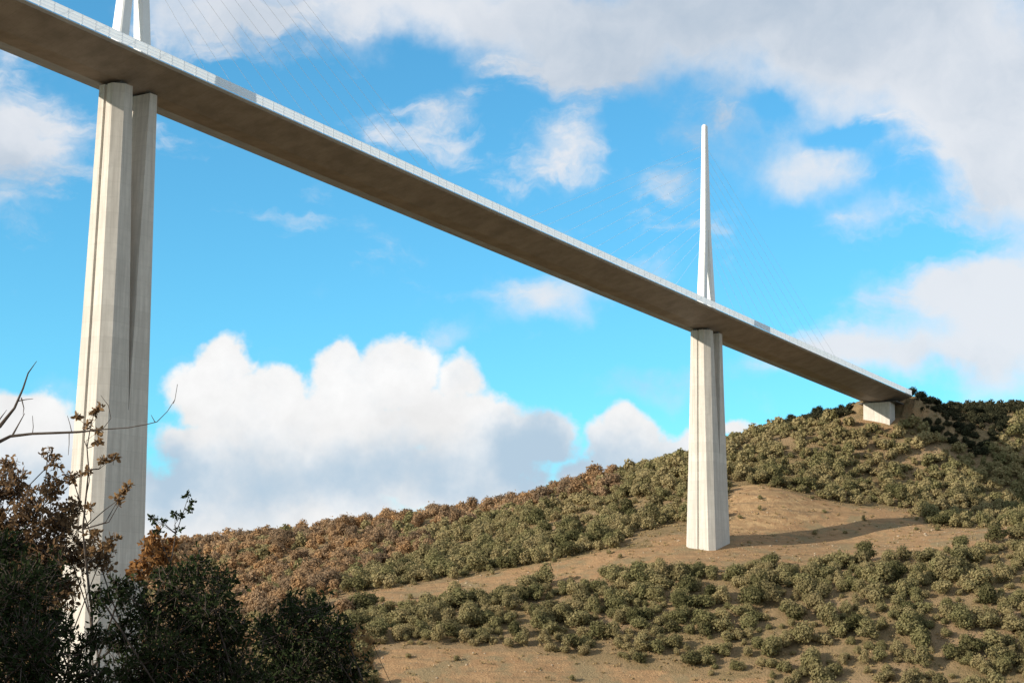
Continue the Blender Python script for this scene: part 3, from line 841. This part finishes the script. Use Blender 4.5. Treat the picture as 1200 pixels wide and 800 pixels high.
bough([st + [0, 0, -0.1], A_(-420, 640), A_(-150, 560), A_(-40, 530), A_(0, 517), A_(12, 511), A_(38, 508), A_(66, 507), A_(92, 506), A_(120, 503), A_(150, 501), A_(172, 497), A_(184, 494), A_(196, 482), A_(205, 468), A_(208, 450)],
      [0.05, 0.032, 0.02, 0.014, 0.0105, 0.009, 0.0078, 0.0075, 0.007, 0.0035, 0.003, 0.0028, 0.0025, 0.002, 0.0017, 0.0015],
      [([A_(14, 511), A_(19, 502), A_(29, 484)], [0.005, 0.0035, 0.0015]), ([A_(38, 508), A_(39, 500), A_(38, 487)], [0.002, 0.0015, 0.001]),
       ([A_(84, 506), A_(82, 497), A_(79, 487)], [0.002, 0.0015, 0.001]), ([A_(81, 506), A_(81, 520), A_(80, 533)], [0.002, 0.0015, 0.001]),
       ([A_(182, 495), A_(177, 486)], [0.002, 0.001]), ([A_(120, 503), A_(130, 490), A_(127, 475), A_(118, 463)], [0.0022, 0.0018, 0.0015, 0.001]),
       ([A_(205, 468), A_(203, 473)], [0.0015, 0.001])])
rr_ = np.random.default_rng(3)
Ps, Ns = [], []
for i in range(26):
    d = rr_.normal(size=3); d /= np.linalg.norm(d); c = cc + d * rr_.uniform(0.6, 2.9) * np.array([1, 1, 0.9]); R = rr_.uniform(1.0, 1.6)
    m_ = 420; q = rr_.normal(size=(m_, 3)); q /= np.linalg.norm(q, axis=1, keepdims=True)
    Ps.append(c + q * R * rr_.uniform(0.4, 1, m_)[:, None]); Ns.append(q + rr_.normal(size=(m_, 3)) * 0.7)
Vq, Fc = cards(np.concatenate(Ps) - shade_tree_base, np.concatenate(Ns), 0.17, rr_)
link('crown', np_mesh('crown', Vq, Fc, {'tint': np.repeat(rr_.random(len(Vq) // 4), 4)}), m_fgdark, shade_tree)  # leafy crown out of view, added to shade the near bushes

# ------------------------------------------------------------------ light and sky
sun_d = bpy.data.lights.new('sun', 'SUN'); sun_d.energy = 5.0; sun_d.angle = math.radians(0.6); sun_d.color = (1.0, 0.91, 0.78)
sun = bpy.data.objects.new('sun', sun_d); COL.objects.link(sun)
sun.rotation_euler = Vector(to_sun.tolist()).to_track_quat('Z', 'Y').to_euler()
sun.location = (0, 0, 300)

world = bpy.data.worlds.new('World'); scene.world = world; world.use_nodes = True
t = NT(world.node_tree); t.n.clear()
wout = t.new('ShaderNodeOutputWorld'); bg = t.new('ShaderNodeBackground'); t.l.new(bg.outputs[0], wout.inputs['Surface'])
sky = t.new('ShaderNodeTexSky', sky_type='NISHITA'); sky.sun_disc = False
sky.sun_elevation = SUN_EL
sky.sun_rotation = math.atan2(to_sun[0], to_sun[1])
sky.altitude = 500; sky.air_density = 1.0; sky.dust_density = 0.4; sky.ozone_density = 1.5
SKY_STR = 0.09
dirv = t.new('ShaderNodeTexCoord').outputs['Generated']
sp_ = t.new('ShaderNodeSeparateXYZ'); t.l.new(dirv, sp_.inputs[0])
az = t.math('ARCTAN2', sp_.outputs['X'], sp_.outputs['Y'])
el = t.math('ARCSINE', sp_.outputs['Z'])
cmb = t.new('ShaderNodeCombineXYZ'); t.l.new(az, cmb.inputs[0]); t.l.new(el, cmb.inputs[1])
ae = cmb.outputs[0]
# domain warp
w1 = t.noise(dirv, 14.0, 5, 0.55, 'Color'); w2 = t.noise(dirv, 34.0, 4, 0.55, 'Color')
wv = t.vmath('ADD', t.vmath('SCALE', t.vmath('SUBTRACT', w1, (0.5, 0.5, 0.5)), scale=0.045), t.vmath('SCALE', t.vmath('SUBTRACT', w2, (0.5, 0.5, 0.5)), scale=0.022))
wv = t.vmath('MULTIPLY', wv, (1, 1, 0))
aw = t.vmath('ADD', ae, wv)
def ae_of(px_, py_):
    d = ray(px_, py_); d = d / np.linalg.norm(d); return math.atan2(d[0], d[1]), math.asin(d[2])
def field(blobs, vec, dx=0.0, dy=0.0, sc=1.0, mode='ADD'):
    tot = None
    for (x, y, rx, ry, amp) in blobs:
        a, e = ae_of(x, y)
        q = t.vmath('MULTIPLY', t.vmath('SUBTRACT', vec, (a + dx, e + dy, 0)), (F_PX / (rx * sc), F_PX / (ry * sc), 0))
        v = t.rng(t.vmath('LENGTH', q), 0.0, 1.6, amp, 0.0, True)
        tot = v if tot is None else (t.math('SMOOTH_MAX', tot, v, 0.12) if mode == 'SMOOTH_MAX' else t.math(mode, tot, v))
    return tot
CUM = [(262, 420, 34, 42, 1.0), (240, 470, 52, 48, 1.0), (300, 470, 60, 45, 1.0), (385, 440, 42, 40, 1.0), (465, 432, 62, 48, 1.0), (545, 450, 42, 48, 0.8), (420, 500, 130, 70, 1.0), (330, 540, 170, 90, 1.1), (560, 520, 120, 62, 1.0),
       (640, 515, 60, 36, 0.9), (300, 600, 240, 60, 1.0), (500, 485, 70, 50, 1.0), (480, 550, 120, 60, 1.0), (690, 555, 60, 30, 0.8), (560, 570, 170, 50, 0.9), (212, 525, 45, 40, 0.9), (740, 520, 52, 42, 1.0), (790, 530, 60, 36, 0.9), (850, 510, 36, 16, 0.8), (160, 600, 130, 60, 0.9),
       (10, 500, 90, 45, 1.0), (70, 545, 110, 60, 1.0), (-120, 560, 200, 90, 1.0), (30, 630, 140, 60, 1.0)]
SOFT = [(35, 165, 85, 50, 0.95), (0, 240, 40, 20, 0.5), (340, 15, 190, 55, 0.75), (470, 5, 130, 40, 0.6), (215, 40, 90, 45, 0.6), (640, 35, 150, 65, 0.8), (690, 100, 80, 40, 0.5), (850, 20, 300, 75, 1.1),
        (1080, 70, 220, 110, 1.2), (1190, 170, 110, 95, 1.1), (940, 200, 75, 36, 0.8), (785, 212, 55, 26, 0.6), (662, 180, 70, 42, 0.8), (830, 150, 80, 40, 0.45), (1150, 370, 140, 80, 1.0), (1030, 425, 90, 40, 0.85),
        (650, 355, 80, 34, 0.9), (745, 325, 70, 24, 0.6), (765, 452, 95, 30, 0.5), (530, 388, 50, 18, 0.5), (515, 130, 42, 30, 0.45), (430, 138, 60, 35, 0.4), (900, 425, 80, 22, 0.5), (640, 262, 45, 18, 0.4),
        (480, 280, 50, 25, 0.2), (1040, 255, 110, 26, 0.4), (60, 470, 80, 30, 0.35), (1300, 500, 150, 90, 0.9), (-150, 100, 200, 120, 0.8), (1400, 250, 200, 150, 1.0), (1130, 330, 100, 40, 0.5), (1165, 420, 70, 50, 0.6), (960, 425, 60, 22, 0.4), (1002, 165, 40, 22, -1.1), (905, 130, 40, 16, -0.4), (1090, 285, 80, 26, -0.5), (745, 165, 26, 40, -0.4), (1110, 440, 40, 22, -0.5)]
nf = t.noise(dirv, 22.0, 7, 0.6); nf2 = t.noise(dirv, 6.0, 5, 0.55); nb = t.noise(dirv, 60.0, 6, 0.6)
detail = t.math('ADD', t.math('MULTIPLY', t.math('SUBTRACT', nf, 0.5), 0.9), t.math('MULTIPLY', t.math('SUBTRACT', nb, 0.5), 0.35))
cumf = t.math('ADD', field(CUM, aw, mode='SMOOTH_MAX'), t.math('MULTIPLY', detail, 0.95))
softf = t.math('ADD', field(SOFT, aw, sc=0.95), t.math('MULTIPLY', detail, 1.15))
# the rest of the sky (outside the picture) carries broken cloud too
ang = t.rng(t.vmath('DOT_PRODUCT', dirv, tuple(FW)), 0.90, 0.80, 0.0, 1.0, True)
gen = t.math('MULTIPLY', t.math('MULTIPLY', ang, t.rng(nf2, 0.30, 0.50, 0.0, 1.0, True)), 0.85)
softf = t.math('ADD', softf, gen)
wm = t.vmath('MULTIPLY', aw, (1.0, 2.6, 1.0))
wisp = t.math('MULTIPLY', t.rng(t.noise(wm, 9.0, 7, 0.62), 0.47, 0.72, 0.0, 1.0, True), t.rng(el, 0.13, 0.27, 0.12, 0.78))
softf = t.math('ADD', softf, wisp)
cum_a = t.rng(cumf, 0.34, 0.66, 0.0, 1.0, True)
soft_a = t.math('MULTIPLY', t.rng(softf, 0.14, 1.2, 0.0, 1.0, True), 0.95)
# light in the clouds: tops towards the sun bright, undersides blue grey
CUM_SH = [(630, 525, 70, 45, 0.9), (560, 550, 150, 50, 0.4), (190, 560, 45, 50, 0.7), (470, 530, 110, 40, 0.3), (20, 560, 90, 35, 0.35), (545, 440, 30, 30, 0.4), (340, 560, 120, 35, 0.25), (350, 580, 260, 45, 0.35), (740, 545, 60, 30, 0.4)]
SOFT_SH = [(870, 0, 260, 70, 0.8), (1000, 90, 200, 60, 0.35), (1190, 190, 110, 70, 0.25), (640, 90, 140, 50, 0.5), (790, 150, 120, 60, 0.6), (750, 452, 120, 40, 0.6), (340, 60, 200, 60, 0.35), (40, 205, 90, 35, 0.4), (1150, 430, 120, 30, 0.3)]
csh = t.math('ADD', field(CUM_SH, aw), t.math('MULTIPLY', t.math('SUBTRACT', t.noise(dirv, 15.0, 6, 0.6), 0.47), 1.5))
ssh = t.math('ADD', field(SOFT_SH, aw), t.math('ADD', t.math('MULTIPLY', t.math('SUBTRACT', nf2, 0.5), 1.1), t.math('MULTIPLY', t.math('SUBTRACT', t.noise(aw, 13.0, 6, 0.6), 0.5), 1.3)))
CW = 0.80
c_cum = t.mix(t.rng(csh, 0.0, 1.0, 0, 1, True), (0.93 * CW, 0.93 * CW, 0.92 * CW), (0.40 * CW, 0.54 * CW, 0.68 * CW))
cwh = t.rng(nf, 0.3, 0.7, 0.80 * CW, 0.97 * CW)
cwc = t.new('ShaderNodeCombineColor'); [t.l.new(cwh, cwc.inputs[i]) for i in range(3)]
c_cum = t.mix(t.rng(csh, 0.0, 1.0, 0, 1, True), cwc.outputs[0], (0.46 * CW, 0.60 * CW, 0.73 * CW))
c_soft = t.mix(t.rng(ssh, -0.1, 0.9, 0, 1, True), (0.80 * CW, 0.82 * CW, 0.86 * CW), (0.48 * CW, 0.56 * CW, 0.66 * CW))
skyc = t.vmath('SCALE', sky.outputs['Color'], scale=SKY_STR)
skyc = t.vmath('MULTIPLY', skyc, (0.68, 1.64, 1.90))
col = t.mix(soft_a, skyc, c_soft)
col = t.mix(cum_a, col, c_cum)
t.l.new(col, bg.inputs['Color']); bg.inputs['Strength'].default_value = 1.0

scene.view_settings.view_transform = 'Standard'
scene.view_settings.look = 'None'
scene.view_settings.exposure = 0.35
scene.view_settings.gamma = 1.0
scene.render.engine = 'CYCLES'
scene.cycles.max_bounces = 6
scene.cycles.use_denoising = True
